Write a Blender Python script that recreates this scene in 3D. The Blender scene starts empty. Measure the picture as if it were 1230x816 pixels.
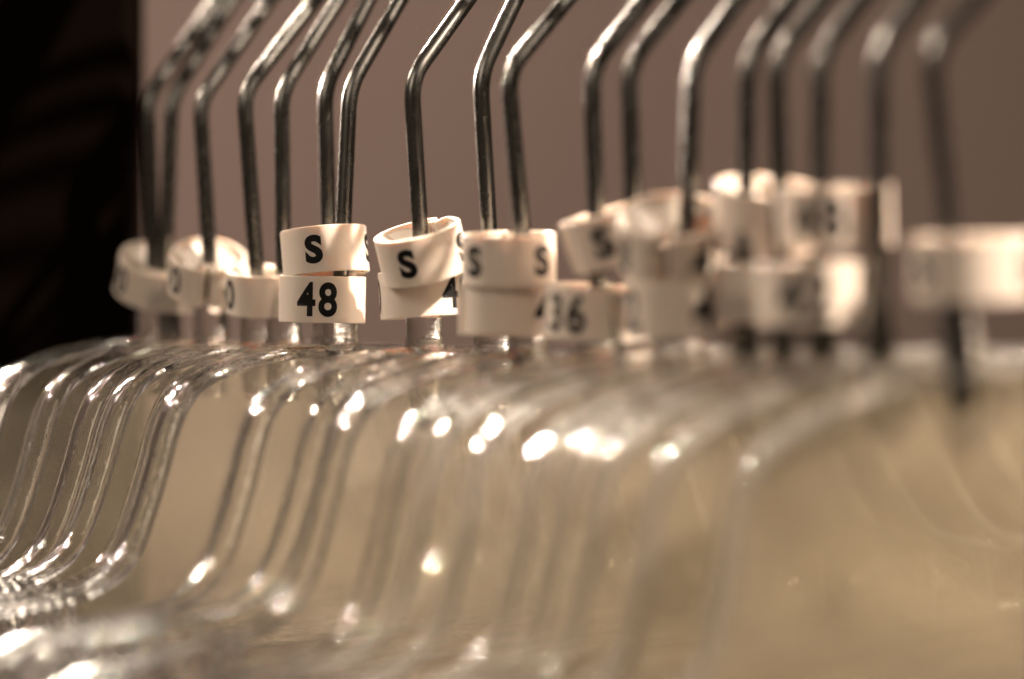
import bpy, bmesh, math, random
from mathutils import Vector, Matrix, noise

random.seed(7)
sc = bpy.context.scene
COL = sc.collection
MM = 0.001

# ------------------------------------------------------------------ camera
F = 3770.0                     # focal length in photograph pixels (1230 px wide)
CAMZ = 1.4347
HORIZON = 300.0
CAMY = -0.262
cd = bpy.data.cameras.new('camera')
cam = bpy.data.objects.new('camera', cd); COL.objects.link(cam)
cam.location = (0, CAMY, CAMZ); cam.rotation_euler = (math.radians(90), 0, 0)
cd.sensor_width = 36.0; cd.lens = F / 1230 * 36.0
cd.shift_y = -(408 - HORIZON) / 1230
cd.clip_start = 0.01; cd.clip_end = 50
cd.dof.use_dof = True; cd.dof.focus_distance = 0.754; cd.dof.aperture_fstop = 3.3
sc.camera = cam

# ------------------------------------------------------------------ world, lamps, exposure
w = bpy.data.worlds.new('World'); sc.world = w; w.use_nodes = True
bg = w.node_tree.nodes['Background']
bg.inputs[0].default_value = (0.34, 0.252, 0.185, 1); bg.inputs[1].default_value = 0.31

def lamp(name, loc, target, size, power, col=(1, .815, .665), spread=150):
    l = bpy.data.lights.new(name, 'AREA'); l.shape = 'DISK'; l.size = size
    l.energy = power; l.color = col; l.spread = math.radians(spread)
    o = bpy.data.objects.new(name, l); COL.objects.link(o); o.location = loc
    o.rotation_euler = (Vector(target) - Vector(loc)).to_track_quat('-Z', 'Y').to_euler()
    return o
ROWMID = (0.0, 0.48, 1.42)
lamp('shop_spot', (1.12, -0.08, 2.75), (-0.06, 0.52, 1.42), 0.06, 5.4, spread=34)
lamp('shop_spot', (0.70, 0.85, 2.90), ROWMID, 0.05, 2, spread=60)
lamp('wall_washer', (-0.55, 0.85, 2.60), (-0.20, 1.55, 1.35), 0.08, 2.6, spread=80)
lamp('soft_front_fill', (-1.1, -1.1, 2.5), ROWMID, 1.1, 5.5, col=(1, .84, .68), spread=120)  # added soft fill, no real fixture; lifts marker fronts and panels
lamp('rim_sheen_fill', (-0.42, 1.36, 2.02), ROWMID, 0.22, .25, col=(1, .86, .70), spread=70)  # unseen source added for a broad soft sheen along the rims
for x, y, z, p in ((-.80, 1.30, 2.38, .45), (-1.15, .85, 2.30, .4), (-1.06, 1.00, 2.06, .45), (-.60, 1.40, 2.12, .5), (-.72, 1.28, 2.05, .4),
                   (-.47, 1.40, 2.00, .6), (-.40, 1.40, 1.86, .8), (-.24, 1.40, 1.745, 1.1), (-.31, 1.40, 1.76, 1.1),
                   (-.49, 1.40, 1.65, 1.1), (-.57, 1.40, 1.67, 1.1), (-.80, 1.38, 1.83, .6), (-.82, 1.33, 1.97, .5)):
    lamp('glint_spot', (x, y, z), ROWMID, 0.019, p * .88, spread=40)  # small unseen lamps, added where the hanger rims will throw back glints

vs = sc.view_settings
vs.view_transform = 'Standard'; vs.look = 'None'; vs.gamma = 1.0; vs.exposure = 0.0
vs.use_curve_mapping = False
sc.render.engine = 'CYCLES'
cy = sc.cycles
cy.max_bounces = 22; cy.transmission_bounces = 22; cy.glossy_bounces = 8; cy.diffuse_bounces = 4
cy.transparent_max_bounces = 72
cy.sample_clamp_indirect = 15.0
cy.use_denoising = True
try:
    cy.denoiser = 'OPENIMAGEDENOISE'
except Exception:
    pass

# ------------------------------------------------------------------ materials
def mat(name):
    m = bpy.data.materials.new(name); m.use_nodes = True
    return m, m.node_tree, m.node_tree.nodes['Principled BSDF']

def add(nt, kind, **kw):
    n = nt.nodes.new(kind)
    for k, v in kw.items():
        if hasattr(n, k): setattr(n, k, v)
        else: n.inputs[k.replace('_', ' ')].default_value = v
    return n

def bump(nt, b, scale, strength, dist, detail=3):
    tc = nt.nodes.new('ShaderNodeTexCoord'); n = nt.nodes.new('ShaderNodeTexNoise'); bm_ = nt.nodes.new('ShaderNodeBump')
    n.inputs['Scale'].default_value = scale; n.inputs['Detail'].default_value = detail
    bm_.inputs['Strength'].default_value = strength; bm_.inputs['Distance'].default_value = dist
    nt.links.new(tc.outputs['Object'], n.inputs['Vector']); nt.links.new(n.outputs['Fac'], bm_.inputs['Height'])
    nt.links.new(bm_.outputs['Normal'], b.inputs['Normal'])
    return n

# clear plastic
M_CLEAR, nt, b = mat('clear_plastic')
b.inputs['Base Color'].default_value = (1.0, .992, .975, 1); b.inputs['Roughness'].default_value = .045
b.inputs['IOR'].default_value = 1.52; b.inputs['Transmission Weight'].default_value = 1.0
bump(nt, b, 170, .45, .0008)

M_CLEAR_OLD, nt, b = mat('scuffed_clear_plastic')
b.inputs['Base Color'].default_value = (1.0, .98, .94, 1); b.inputs['Roughness'].default_value = .035
b.inputs['IOR'].default_value = 1.52; b.inputs['Transmission Weight'].default_value = .95
bump(nt, b, 170, .45, .0008)

# the thin clear panel: a sheet too thin to bend what is seen through it, faintly cloudy; one older batch is cloudier and yellower
def sheet(name, cloud, tint, body):
    m = bpy.data.materials.new(name); m.use_nodes = True
    nt = m.node_tree; nt.nodes.clear(); L = nt.links.new; N = nt.nodes.new
    out = N('ShaderNodeOutputMaterial'); tr = N('ShaderNodeBsdfTransparent'); gl = N('ShaderNodeBsdfGlossy')
    tl = N('ShaderNodeBsdfTranslucent'); df = N('ShaderNodeBsdfDiffuse')
    m0 = N('ShaderNodeMixShader'); m1 = N('ShaderNodeMixShader'); m2 = N('ShaderNodeMixShader'); fr = N('ShaderNodeFresnel')
    ge = N('ShaderNodeNewGeometry'); ior = N('ShaderNodeMapRange')        # both faces of the sheet reflect like air on plastic
    ior.inputs[3].default_value = 1.5; ior.inputs[4].default_value = 1 / 1.5
    L(ge.outputs['Backfacing'], ior.inputs[0]); L(ior.outputs[0], fr.inputs[0])
    tr.inputs[0].default_value = tint; gl.inputs['Roughness'].default_value = .06
    tl.inputs[0].default_value = body; df.inputs[0].default_value = body; m0.inputs[0].default_value = .75
    tc = N('ShaderNodeTexCoord'); no = N('ShaderNodeTexNoise'); no.inputs['Scale'].default_value = 35; no.inputs['Detail'].default_value = 5
    mr = N('ShaderNodeMapRange'); mr.inputs[1].default_value = .3; mr.inputs[2].default_value = .7
    mr.inputs[3].default_value = cloud * .8; mr.inputs[4].default_value = cloud * 1.2
    L(tc.outputs['Object'], no.inputs['Vector']); L(no.outputs['Fac'], mr.inputs[0]); L(mr.outputs[0], m1.inputs[0])
    L(tl.outputs[0], m0.inputs[1]); L(df.outputs[0], m0.inputs[2])
    L(tr.outputs[0], m1.inputs[1]); L(m0.outputs[0], m1.inputs[2])
    L(fr.outputs[0], m2.inputs[0]); L(m1.outputs[0], m2.inputs[1]); L(gl.outputs[0], m2.inputs[2]); L(m2.outputs[0], out.inputs[0])
    return m
M_PANEL = sheet('clear_plastic_sheet', .0065, (1, .997, .988, 1), (.86, .78, .60, 1))
M_OLD = sheet('old_plastic_sheet', .20, (1, .996, .98, 1), (.36, .31, .225, 1))
M_CLOUDY = sheet('cloudy_plastic_sheet', .030, (1, .997, .988, 1), (.86, .79, .66, 1))

# chrome wire, slightly worn
M_WIRE, nt, b = mat('plated_wire')
b.inputs['Base Color'].default_value = (.125, .122, .112, 1); b.inputs['Metallic'].default_value = 1
b.inputs['Roughness'].default_value = .2
tc = nt.nodes.new('ShaderNodeTexCoord'); n = nt.nodes.new('ShaderNodeTexNoise'); n.inputs['Scale'].default_value = 260
mr = nt.nodes.new('ShaderNodeMapRange'); mr.inputs[3].default_value = .22; mr.inputs[4].default_value = .32
nt.links.new(tc.outputs['Object'], n.inputs['Vector']); nt.links.new(n.outputs['Fac'], mr.inputs[0]); nt.links.new(mr.outputs[0], b.inputs['Roughness'])

# white marker plastic
M_MARK, nt, b = mat('white_marker_plastic')
b.inputs['Base Color'].default_value = (.70, .615, .53, 1); b.inputs['Roughness'].default_value = .42
b.inputs['Subsurface Weight'].default_value = .25
b.inputs['Subsurface Radius'].default_value = (1.0, .6, .3); b.inputs['Subsurface Scale'].default_value = .002
bump(nt, b, 900, .12, .0002)

# black print
M_INK, nt, b = mat('black_print')
b.inputs['Base Color'].default_value = (.006, .0055, .0055, 1); b.inputs['Roughness'].default_value = .6; b.inputs['Specular IOR Level'].default_value = .15

# taupe wall
M_WALL, nt, b = mat('taupe_wall_paint')
b.inputs['Roughness'].default_value = .85
tc = nt.nodes.new('ShaderNodeTexCoord'); n = nt.nodes.new('ShaderNodeTexNoise'); n.inputs['Scale'].default_value = 3.0; n.inputs['Detail'].default_value = 4
cr = nt.nodes.new('ShaderNodeValToRGB')
cr.color_ramp.elements[0].color = (.312, .236, .212, 1); cr.color_ramp.elements[1].color = (.342, .259, .233, 1)
nt.links.new(tc.outputs['Object'], n.inputs['Vector']); nt.links.new(n.outputs['Fac'], cr.inputs[0]); nt.links.new(cr.outputs[0], b.inputs['Base Color'])

# black lacquered steel
M_BLACK, nt, b = mat('black_lacquered_steel')
b.inputs['Base Color'].default_value = (.0030, .0019, .0014, 1); b.inputs['Roughness'].default_value = .7; b.inputs['Specular IOR Level'].default_value = 0
bump(nt, b, 700, .1, .0003)
M_RAIL, nt, b = mat('rail_steel')
b.inputs['Base Color'].default_value = (.35, .33, .31, 1); b.inputs['Metallic'].default_value = 1; b.inputs['Roughness'].default_value = .25

# ------------------------------------------------------------------ mesh helpers
def link(name, me, material, parent=None, smooth=True):
    o = bpy.data.objects.new(name, me); COL.objects.link(o)
    if material and not me.materials: me.materials.append(material)
    if smooth:
        me.shade_smooth()
    if parent: o.parent = parent
    return o

def pydata(name, v, f):
    me = bpy.data.meshes.new(name); me.from_pydata(v, [], f); me.update()
    bm = bmesh.new(); bm.from_mesh(me); bmesh.ops.recalc_face_normals(bm, faces=bm.faces); bm.to_mesh(me); bm.free()
    return me

def sweep(name, pts, frames, section, closed_ends=True):
    """section: list of (a,b) ; frames: list of (A,B) unit vectors at each pt."""
    v, f = [], []
    n = len(section)
    for p, (A, B) in zip(pts, frames):
        for a, b_ in section: v.append(tuple(p + A * a + B * b_))
    for i in range(len(pts) - 1):
        for k in range(n):
            k2 = (k + 1) % n
            f.append((i * n + k, i * n + k2, (i + 1) * n + k2, (i + 1) * n + k))
    f.append(tuple(range(n))[::-1]); f.append(tuple((len(pts) - 1) * n + k for k in range(n)))
    return pydata(name, v, f)

def catmull(ctrl, per=6):
    out = []
    P = [ctrl[0]] + list(ctrl) + [ctrl[-1]]
    for i in range(1, len(P) - 2):
        p0, p1, p2, p3 = (Vector(P[i + k]) for k in (-1, 0, 1, 2))
        for s in range(per):
            t = s / per
            out.append(.5 * ((2 * p1) + (p2 - p0) * t + (2 * p0 - 5 * p1 + 4 * p2 - p3) * t * t + (3 * p1 - p0 - 3 * p2 + p3) * t ** 3))
    out.append(Vector(ctrl[-1]))
    return out

def tube_mesh(name, pts, r, sides=14):
    frames = []
    up = Vector((0, 1, 0))
    for i, p in enumerate(pts):
        t = (pts[min(i + 1, len(pts) - 1)] - pts[max(i - 1, 0)]).normalized()
        A = (up - t * up.dot(t)).normalized(); frames.append((A, t.cross(A)))
    sec = [(r * math.cos(2 * math.pi * k / sides), r * math.sin(2 * math.pi * k / sides)) for k in range(sides)]
    return sweep(name, pts, frames, sec)

# ------------------------------------------------------------------ layout of the row
TH = math.atan2(3393.0, F)           # the row recedes to the left by this angle
CT, ST = math.cos(TH), math.sin(TH)
def row_x(d): return (-3393.0 * d + 3178.0 * 0.769) / F
BASEZ = CAMZ - 0.0245               # where neck meets hanger body

# ------------------------------------------------------------------ setting: wall
def wall():
    W, H, Y = 3.2, 2.9, 1.55
    bm = bmesh.new()
    bmesh.ops.create_cube(bm, size=1)
    for v_ in bm.verts:
        v_.co = Vector((v_.co.x * W - .15, Y + .05 + v_.co.y * .1, v_.co.z * H + 1.45))
    me = bpy.data.meshes.new('wall'); bm.to_mesh(me); bm.free()
    o = link('wall', me, M_WALL, smooth=False); o['kind'] = 'structure'
wall()

# rack: far upright and the rail the hooks hang on
ZC = 112.7 * MM; RH = 30 * MM; RW = 1.95 * MM; RR = 7 * MM
RAILZ = BASEZ + ZC + RH - RW - RR
def rounded_box(cx, cy_, z0, z1, wx, wy, rad, ang):
    prof = []
    for sx, sy, a0 in ((1, 1, 0), (-1, 1, 90), (-1, -1, 180), (1, -1, 270)):
        for k in range(5):
            a = math.radians(a0 + k * 22.5)
            prof.append((sx * (wx / 2 - rad) + rad * math.cos(a), sy * (wy / 2 - rad) + rad * math.sin(a)))
    c, s = math.cos(ang), math.sin(ang)
    n = len(prof)
    v = [(cx + x * c - y * s, cy_ + x * s + y * c, z) for z in (z0, z1) for x, y in prof]
    f = [(k, (k + 1) % n, n + (k + 1) % n, n + k) for k in range(n)] + [tuple(range(n))[::-1], tuple(range(n, 2 * n))]
    return v, f
rack = bpy.data.objects.new('clothes_rack', None); COL.objects.link(rack)
rack['label'] = 'black vertical rack upright at the left edge behind the hangers'; rack['category'] = 'clothes rack'
DU = 0.850
v, f = rounded_box((69 - 615) * DU / F, DU + CAMY, 0, RAILZ + .06, .0440, .030, .003, 0)
link('upright', pydata('upright', v, f), M_BLACK, rack, smooth=False)
p0 = Vector((row_x(.850), .850 + CAMY, RAILZ)); p1 = Vector((row_x(.48), .48 + CAMY, RAILZ))
ax = (p1 - p0).normalized()
A = Vector((0, 0, 1)); B = ax.cross(A)
sec = [(RR * math.cos(k * math.pi / 12), RR * math.sin(k * math.pi / 12)) for k in range(24)]
link('rail', sweep('rail', [p0, p1], [(A, B), (A, B)], sec), M_RAIL, rack)

# ------------------------------------------------------------------ hanger body (shared by all hangers)
HALF = [(0, 0), (12, -.3), (19, -.7), (28, -2), (37, -4), (44.5, -7.4), (49, -12), (52, -18), (54.5, -25.5), (58, -35),
        (62, -43.5), (67.5, -49.8), (76, -53.5), (88, -55.2), (104, -56.6), (116, -58.3), (122, -60.5), (125.5, -64)]
half = catmull([(x, z) for x, z in HALF], 4)
def resample(line, step):
    out = [line[0]]; acc = 0.0
    for a, b_ in zip(line, line[1:]):
        n = max(1, int(math.ceil((b_ - a).length / (step if b_.x > 62 else 9))))
        out += [a.lerp(b_, (k + 1) / n) for k in range(n)]
    return out
half = resample(half, .55)
TOP = [Vector((-p.x, p.y)) for p in reversed(half)] + [Vector((p.x, p.y)) for p in half[1:]]
def zbot(L):
    L = abs(L)
    return -69.0 if L < 100 else -69.0 - (L - 100) ** 2 * .001
BOT = [Vector((p.x, zbot(p.x))) for p in TOP]

def dumbbell(hd, bead, mid):
    """wide flange: gently crowned outer face, beaded edges, hollowed inner face"""
    s = []
    for k in range(7):
        y = hd - .75 - (2 * hd - 1.5) * k / 6; s.append((bead * (.75 + .80 * (1 - (y / hd) ** 2)), y))
    s += [(bead * .55, -hd + .2), (0, -hd), (-bead * .6, -hd + .22), (-bead, -hd + .9), (-bead * .85, -hd + 1.7), (-bead * .1, -hd + 2.6)]
    s += [(-bead * .1, hd - 2.6), (-bead * .85, hd - 1.7), (-bead, hd - .9), (-bead * .6, hd - .22), (0, hd), (bead * .55, hd - .2)]
    return s

def rim(name, line, hd, bead, grip=False):
    pts, fr = [], []
    for i, p in enumerate(line):
        t = (line[min(i + 1, len(line) - 1)] - line[max(i - 1, 0)]).normalized()
        n = Vector((-t.y, 0, t.x)); 
        L = abs(p.x)                       # moulded grip ridges across the arms
        ridge = .15 * max(0, math.sin(2 * math.pi * L / 3.3)) * min(1, max(0, (L - 76) / 5)) * min(1, max(0, (119 - L) / 3)) if grip else 0
        pts.append(Vector((p.x * MM, 0, p.y * MM)) + n * ridge * MM); fr.append((n, Vector((0, 1, 0))))
    return sweep(name, pts, fr, [(a * MM, b_ * MM) for a, b_ in dumbbell(hd, bead, .6)])
RIM_ME = rim('rim', TOP, 5.0, 1.2, True); RIM2_ME = RIM_ME.copy()
LOW_ME = rim('lower_rim', [p for k, p in enumerate(BOT) if k % 3 == 0 or k == len(BOT) - 1], 4.4, 1.0)

def web():
    v, f = [], []
    rows = 7
    line = [p for p in TOP if abs(p.x) <= 78.5]
    n = len(line)
    for side in (1, -1):
        for i, p in enumerate(line):
            zt, zb = p.y - .75, zbot(p.x) + .8
            for r in range(rows):
                z = zt + (zb - zt) * r / (rows - 1)
                y = side * 1.0 + .22 * noise.noise(Vector((p.x * .045, z * .045, 3.0 * side)))
                v.append((p.x * MM, y * MM, z * MM))
    def idx(s, i, r): return (s * n + i) * rows + r
    for i in range(n - 1):
        for r in range(rows - 1):
            f.append((idx(0, i, r), idx(0, i + 1, r), idx(0, i + 1, r + 1), idx(0, i, r + 1)))
            f.append((idx(1, i, r), idx(1, i, r + 1), idx(1, i + 1, r + 1), idx(1, i + 1, r)))
        for r in (0, rows - 1):
            f.append((idx(0, i, r), idx(1, i, r), idx(1, i + 1, r), idx(0, i + 1, r)))
    for i in (0, n - 1):
        for r in range(rows - 1):
            f.append((idx(0, i, r), idx(0, i, r + 1), idx(1, i, r + 1), idx(1, i, r)))
    return pydata('panel', v, f)
WEB_ME = web(); PANELS = [WEB_ME, WEB_ME.copy(), WEB_ME.copy()]

def lathe(name, prof, sides=28):
    v, f = [], []
    for r, z in prof:
        for k in range(sides):
            a = 2 * math.pi * k / sides; v.append((r * math.cos(a) * MM, r * math.sin(a) * MM, z * MM))
    for i in range(len(prof) - 1):
        for k in range(sides):
            k2 = (k + 1) % sides
            f.append((i * sides + k, i * sides + k2, (i + 1) * sides + k2, (i + 1) * sides + k))
    f.append(tuple(range(sides))[::-1]); f.append(tuple((len(prof) - 1) * sides + k for k in range(sides)))
    return pydata(name, v, f)
NECK_ME = lathe('neck', [(3.2, -13.2), (3.9, -12.4), (4.2, -8), (4.4, -1.5), (4.9, 1.2), (4.75, 2.2), (4.55, 4), (4.45, 9), (4.4, 13.6), (4.1, 14.6), (3.4, 15.0)])

def top_z(L):
    L = abs(L)
    for a, b_ in zip(half, half[1:]):
        if a.x <= L <= b_.x: return a.y + (b_.y - a.y) * (L - a.x) / max(b_.x - a.x, 1e-6)
    return half[-1].y
def rib_mesh(x0, z0, x1, z1, hw):
    a = Vector((x0, 0, z0)) * MM; b_ = Vector((x1, 0, z1)) * MM
    t = (b_ - a).normalized(); n = Vector((-t.z, 0, t.x))
    prof = [(.55, hw - .5), (.3, hw), (-.3, hw), (-.55, hw - .5), (-.75, 0), (-.55, -hw + .5), (-.3, -hw), (.3, -hw), (.55, -hw + .5), (.75, 0)]
    return sweep('rib', [a.lerp(b_, k / 3) for k in range(4)], [(n, Vector((0, 1, 0)))] * 4, [(p * MM, q * MM) for p, q in prof])
RIBS = []
for sg in (-1, 1):
    RIBS.append(rib_mesh(sg * 79.6, top_z(79.6) - 1.0, sg * 79.6, -68.2, 3.8))
    for k, (xa, xb) in enumerate(((83, 91), (101, 92.5), (103, 112), (122, 113.5))):
        RIBS.append(rib_mesh(sg * xa, top_z(xa) - 1.1, sg * xb, zbot(xb) + .9, 3.4))

def hook_mesh(base, bend_x, bend_z, cx, foot):
    """base x, bend (x,z) in hanger plane, mm; loop centred over the rail at cx"""
    B_ = Vector((bend_x, bend_z)); C = Vector((cx, ZC / MM)); R = RH / MM
    dv = B_ - C; dist = dv.length; al = math.acos(R / dist); base_a = math.atan2(dv.y, dv.x)
    ta = base_a + al                           # tangent point on the right side
    T = C + Vector((math.cos(ta), math.sin(ta))) * R
    S = Vector((base, foot))
    pts = []
    fil = 5.5
    d0 = (S - B_).normalized(); d1 = (T - B_).normalized()
    a, c = B_ + d0 * fil, B_ + d1 * fil
    for k in range(6): pts.append(S.lerp(a, k / 6))
    for k in range(9):
        t = k / 8; pts.append(a * (1 - t) ** 2 + B_ * 2 * t * (1 - t) + c * t * t)
    for k in range(1, 5): pts.append(c.lerp(T, k / 5))
    for k in range(25): 
        an = ta + math.radians(k * 9.0); pts.append(C + Vector((math.cos(an), math.sin(an))) * R)
    P3 = [Vector((p.x * MM, 0, p.y * MM)) for p in pts]
    return tube_mesh('hook', P3, RW, 16)

# shaft x at ring height, shaft x at the bend, bend y (photograph pixels), depth in metres
HOOKS = [(183, 178, 116, 0.8254), (200, 206, 118, 0.8206), (250, 240, 122, 0.8071), (305, 293, 112, 0.7915), (340, 338, 110, 0.7845),
         (395, 390, 106, 0.7765), (412, 420, 105, 0.7661), (505, 494, 95, 0.7444), (588, 578, 90, 0.7345), (628, 613, 86, 0.7175),
         (717, 712, 82, 0.6993), (762, 757, 78, 0.6904), (825, 830, 76, 0.6783), (895, 897, 72, 0.6654), (940, 935, 70, 0.6573),
         (985, 985, 66, 0.6495), (1055, 1055, 62, 0.6376), (1150, 1131, 60, 0.6222)]
WHERE = [
    'clear plastic hanger at the far left end of the row, next to the black upright',
    'second clear hanger from the black upright, its hook close to the first',
    'clear hanger whose wire rises through the wide split marker at far left',
    'clear hanger carrying the low marker just left of the S and 48 markers',
    'clear hanger whose wire disappears behind the left side of the S and 48 markers',
    'clear hanger with left wire of the close pair above the S and 48 markers',
    'clear hanger that carries the sharp S and 48 markers',
    'clear hanger that carries the tilted S marker over the 40 marker',
    'clear hanger just behind the upright S and 42 markers, left wire of that pair',
    'clear hanger that carries the upright S and 42 markers in the middle',
    'clear hanger that carries the slanting S marker over the 36 marker',
    'clear hanger with the wire between the slanting S marker and the open-topped 48 marker',
    'clear hanger that carries the open-topped 48 marker over a blurred 42',
    'clear hanger with the small bright marker top just right of the open-topped 48',
    'blurred clear hanger with left wire of the pair behind the large 48 marker',
    'blurred clear hanger with right wire of the pair behind the large 48 marker',
    'blurred clear hanger carrying the large 48 marker, wire through the gap at its right',
    'nearest and most blurred clear hanger, at the right edge, with a single marker']
# the nearer hangers have swung round to face the front a little more
YAW = [0] * 8 + [4, 9, 16, 20, 23, 24, 25, 26, 27, 29]
# and hang with the left arm a little low
ROLL = [.5, -.5, .6, .3, -.3, .2, .4, 1, 1.5, 3.5, 6.5, 7.5, 8.5, 9, 9, 9.5, 9.5, 10]
SHAFT = []
for i, (xr, xd, yd, d) in enumerate(HOOKS):
    X = row_x(d)
    xb = xr + (xr - xd) * .45
    def shift(px, d=d, X=X):
        u = px - 615; return (u * d / F - X) / (CT - u * ST / F)
    sb, sd_ = shift(xb), shift(xd)
    bz = (CAMZ - (yd - HORIZON) * (d + sd_ * ST) / F - BASEZ) / MM
    root = bpy.data.objects.new('clothes_hanger', None); COL.objects.link(root)
    root.location = (X + sb * CT, d + sb * ST + CAMY, BASEZ); root.rotation_euler = (0, 0, TH + math.radians(random.uniform(-.7, .7) - YAW[i]))
    root['label'] = WHERE[i]; root['category'] = 'hanger'; root['group'] = 'clear plastic hangers on the rail'
    link('hook', hook_mesh(0, (sd_ - sb) / MM, bz, -sb / MM, -7.0 if i == 17 else (2.0 if i > 12 else 12.0)), M_WIRE, root)
    lot = 0 if i < 9 else (1 if i < 15 else 2)          # three batches of plastic: clear, cloudy, old
    body = [link('rim', RIM_ME if i < 11 else RIM2_ME, M_CLEAR if i < 11 else M_CLEAR_OLD, root),
            link('panel', PANELS[lot], (M_PANEL, M_CLOUDY, M_OLD)[lot], root),
            link('lower_rim', LOW_ME, M_CLEAR, root), link('neck', NECK_ME, M_CLEAR, root)]
    body += [link('rib', me, M_CLEAR, root) for me in RIBS]
    for o in body: o.rotation_euler = (0, -math.radians(ROLL[i]), 0)
    SHAFT.append(d)

# ------------------------------------------------------------------ size markers
RO, THK, HGT = 10.5, 1.05, 11.3
def marker_mesh(gap, gapw, lip=4.2):
    """C-shaped band, ends turned in; phi=0 faces -Y, positive to +X"""
    mid = RO - THK / 2
    line = []
    g0 = gap + gapw / 2; g1 = gap + 360 - gapw / 2
    def pt(r, a): a = math.radians(a); return Vector((r * math.sin(a), -r * math.cos(a)))
    for k in range(3): line.append(pt(mid - lip + (lip - 1.1) * k / 2, g0))
    N = 56
    for k in range(N + 1):
        a = g0 + 3.2 + (g1 - g0 - 6.4) * k / N; line.append(pt(mid, a))
    for k in range(3): line.append(pt(mid - 1.1 - (lip - 1.1) * k / 2, g1))
    def outline(h):
        L_, R_ = [], []
        n = len(line)
        for i, p in enumerate(line):
            t = (line[min(i + 1, n - 1)] - line[max(i - 1, 0)]).normalized(); q = Vector((-t.y, t.x))
            L_.append(p + q * h); R_.append(p - q * h)
        return L_, R_
    lv = [(-HGT / 2, .36), (-HGT / 2 + .18, .525), (HGT / 2 - .18, .525), (HGT / 2, .36)]
    v, f = [], []
    n = len(line)
    for z, h in lv:
        L_, R_ = outline(h)
        v += [(p.x * MM, p.y * MM, z * MM) for p in L_]; v += [(p.x * MM, p.y * MM, z * MM) for p in R_]
    for l in range(3):
        o0, o1 = l * 2 * n, (l + 1) * 2 * n
        for i in range(n - 1):
            f.append((o0 + i, o0 + i + 1, o1 + i + 1, o1 + i)); f.append((o0 + n + i, o1 + n + i, o1 + n + i + 1, o0 + n + i + 1))
        for i in (0, n - 1): f.append((o0 + i, o1 + i, o1 + n + i, o0 + n + i))
    for o0 in (0, 6 * n):
        for i in range(n - 1): f.append((o0 + i, o0 + i + 1, o0 + n + i + 1, o0 + n + i))
    return pydata('size_marker', v, f)

def glyphs(text, height, wscale, bold):
    c = bpy.data.curves.new('lettering', 'FONT'); c.body = text; c.align_x = 'CENTER'; c.offset = bold
    c.space_character = 1.14; c.resolution_u = 6; c.fill_mode = 'FRONT'
    o = bpy.data.objects.new('lettering', c); COL.objects.link(o)
    bpy.context.view_layer.update()
    me = bpy.data.meshes.new_from_object(o.evaluated_get(bpy.context.evaluated_depsgraph_get()))
    bpy.data.objects.remove(o)
    xs = [v_.co.x for v_ in me.vertices]; ys = [v_.co.y for v_ in me.vertices]
    s = height / (max(ys) - min(ys)); mx, my = (max(xs) + min(xs)) / 2, (max(ys) + min(ys)) / 2
    bm = bmesh.new(); bm.from_mesh(me)
    for v_ in bm.verts: v_.co = Vector(((v_.co.x - mx) * s * wscale, (v_.co.y - my) * s, 0))
    x = -8.0
    while x < 8:
        bmesh.ops.bisect_plane(bm, geom=bm.verts[:] + bm.edges[:] + bm.faces[:], plane_co=(x, 0, 0), plane_no=(1, 0, 0)); x += .55
    r = RO + .035
    for v_ in bm.verts:
        a = v_.co.x / RO; v_.co = Vector((r * math.sin(a) * MM, -r * math.cos(a) * MM, v_.co.y * MM))
    for fc in bm.faces:
        fc.normal_update()
    out = bpy.data.meshes.new('lettering'); bm.to_mesh(out); bm.free()
    return out
def flap_mesh(half_ang):
    """one springy flap of the dished top, running from the band in towards the wire"""
    v, f = [], []
    R_, A_ = 6, 5
    for t in (0, -.55):
        for i in range(R_ + 1):
            u = i / R_; r = RO - .85 - (RO - .85 - 3.3) * u; z = HGT / 2 - .9 - 3.6 * u ** .85 + t
            for k in range(A_ + 1):
                a = math.radians(half_ang * (-1 + 2 * k / A_)); v.append((r * math.sin(a) * MM, -r * math.cos(a) * MM, z * MM))
    n = A_ + 1; m = (R_ + 1) * n
    for i in range(R_):
        for k in range(A_):
            q = (i * n + k, i * n + k + 1, (i + 1) * n + k + 1, (i + 1) * n + k); f.append(q); f.append(tuple(m + x for x in q[::-1]))
        for k in (0, A_):
            f.append((i * n + k, (i + 1) * n + k, m + (i + 1) * n + k, m + i * n + k))
    for i in (0, R_):
        for k in range(A_): f.append((i * n + k, i * n + k + 1, m + i * n + k + 1, m + i * n + k))
    return pydata('inner_flap', v, f)
FLAP = flap_mesh(20.5)
GL = {}
def glyph(text):
    if text not in GL:
        GL[text] = glyphs(text, 7.0, 1.04, .050) if text == 'S' else glyphs(text, 8.4, .84, .028)
    return GL[text]

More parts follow.
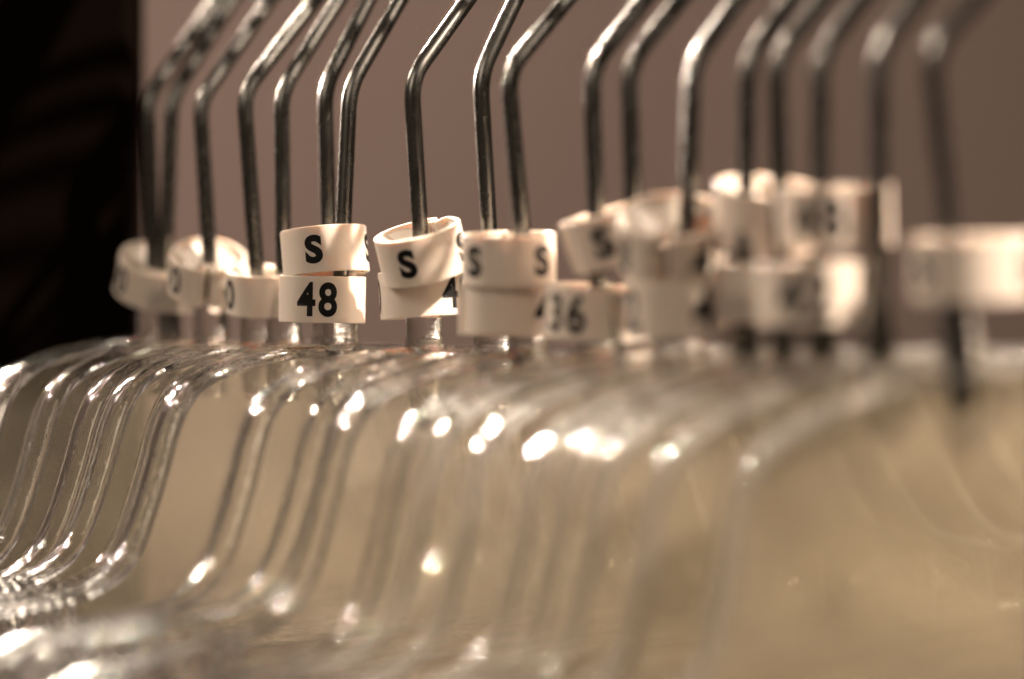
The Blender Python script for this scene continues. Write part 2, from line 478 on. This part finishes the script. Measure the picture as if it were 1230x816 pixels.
# hanger index, centre x, centre y, roll, pitch, gap angle, gap width, text, angles of the print, depth offset, label
RINGS = [
 (0, 184, 332, -14, 26, 150, 14, '40', (-62, 60, 178 - 90), 0, 'leftmost white size marker, tilted, in front of the black upright'),
 (1, 216, 346, -4, 8, 170, 14, '40', (-110, 110), .004, 'white size marker mostly hidden behind the two open-topped markers at far left'),
 (2, 249, 328, -7, 26, 8, 16, '40', (-64, 62), 0, 'open-topped white size marker with a split facing forward, second from left'),
 (3, 318, 350, 0, 9, 165, 14, '40', (-74, 66), 0, 'low white marker with a partial 0, just left of S and 48'),
 (6, 390, 303, 5, -5, 130, 14, 'S', (-11, 84, -106), .0, 'sharp white size marker printed S directly above the 48 marker'),
 (6, 387, 360, -1, -1, 120, 14, '48', (-4, 118, -124), .0, 'sharp white size marker printed 48, below an S marker'),
 (7, 507, 303, 13, 12, 142, 14, 'S', (-21, 66, -112), -.001, 'tilted white S marker with its open top and split showing'),
 (7, 508, 353, 4, -2, 165, 14, '40', (-98, 55), .0035, 'white 40 marker tucked under the tilted S marker'),
 (9, 611, 311, 1, 4, 175, 14, 'S', (-47, 45), -.0006, 'upright white marker in the middle with an S at each side'),
 (9, 607, 373, -1, -3, -68, 14, '42', (66, -150), .001, 'white marker below the upright middle S marker, dark 4 at its right'),
 (10, 737, 283, 17, 4, -74, 20, 'S', (-16, 76), 0, 'slanting blurred white S marker rising to the right'),
 (10, 713, 375, -3, 3, 150, 14, '36', (-36, 86), .002, 'blurred white 36 marker under the slanting S marker'),
 (12, 808, 289, 2, 27, -14, 20, '48', (44, -84), 0, 'blurred white marker with bright wide-open top, wire rising out of it'),
 (12, 816, 368, 3, 3, 175, 14, '42', (38, -80), 0, 'blurred white 42 marker under the wide-open bright marker'),
 (13, 922, 258, -4, 14, 170, 14, '48', (80, -120), .004, 'blurred white marker showing a small bright top left of the large 48'),
 (13, 928, 352, 0, 0, 170, 14, '40', (70, -120), .003, 'blurred white marker half hidden between the two blurred 42 markers'),
 (16, 1003, 260, 2, 2, 50, 34, '48', (-24, 110), .006, 'large blurred white marker printed 48, topmost near the right'),
 (16, 978, 352, 1, 1, 120, 14, '42', (-16, 105), .004, 'large blurred white 42 marker, lower one near the right'),
 (17, 1166, 322, 1, 2, 170, 14, 'S', (-60, 58), 0, 'single white marker on the nearest hanger at the right edge'),
]
for (hi, cx, cyy, roll, pitch, gap, gw, text, phis, dd, lab) in RINGS:
    d = HOOKS[hi][3] + dd
    u = HOOKS[hi][0] - 615
    d = d + ((u * d / F - row_x(d)) / (CT - u * ST / F)) * ST
    loc = Vector(((cx - 615) * d / F, d + CAMY, CAMZ - (cyy - HORIZON) * d / F))
    o = link('size_marker', marker_mesh(gap, gw), M_MARK)
    R_ = Matrix.Rotation(math.radians(-roll), 4, 'Y') @ Matrix.Rotation(math.radians(pitch), 4, 'X')
    o.matrix_world = Matrix.Translation(loc) @ R_ @ Matrix.Scale((.93 if hi < 4 else 1.0) + min(.13, .024 * max(0, hi - 8)), 4)
    o['label'] = lab; o['category'] = 'size marker'; o['group'] = 'white size markers on the hanger necks'
    for ph in phis:
        p = link('lettering', glyph(text), M_INK, o, smooth=False)
        p.rotation_euler = (0, 0, math.radians(ph))
    # where the wire passes the marker, so that no flap runs through it
    wx = (HOOKS[hi][0] - 615) * HOOKS[hi][3] / F - loc.x; wy = -dd
    wphi = math.degrees(math.atan2(wx, -wy)); wr = math.hypot(wx, wy) / MM
    for k in range(8):
        a = gap + 22.5 + 45 * k
        off = abs((a - wphi + 180) % 360 - 180)
        if wr > 3.0 and off < 30: continue
        fl = link('inner_flap', FLAP, M_MARK, o)
        fl.rotation_euler = (0, 0, math.radians(a)); fl.location.z = random.uniform(-.3, .3) * MM
for o in bpy.data.objects:
    if o.type == 'MESH' and o.name.startswith('size_marker'):
        o.data.set_sharp_from_angle(angle=math.radians(35))
FLAP.set_sharp_from_angle(angle=math.radians(40))
for me in RIBS: me.set_sharp_from_angle(angle=math.radians(40))
for me in PANELS: me.set_sharp_from_angle(angle=math.radians(40))
NECK_ME.set_sharp_from_angle(angle=math.radians(50))
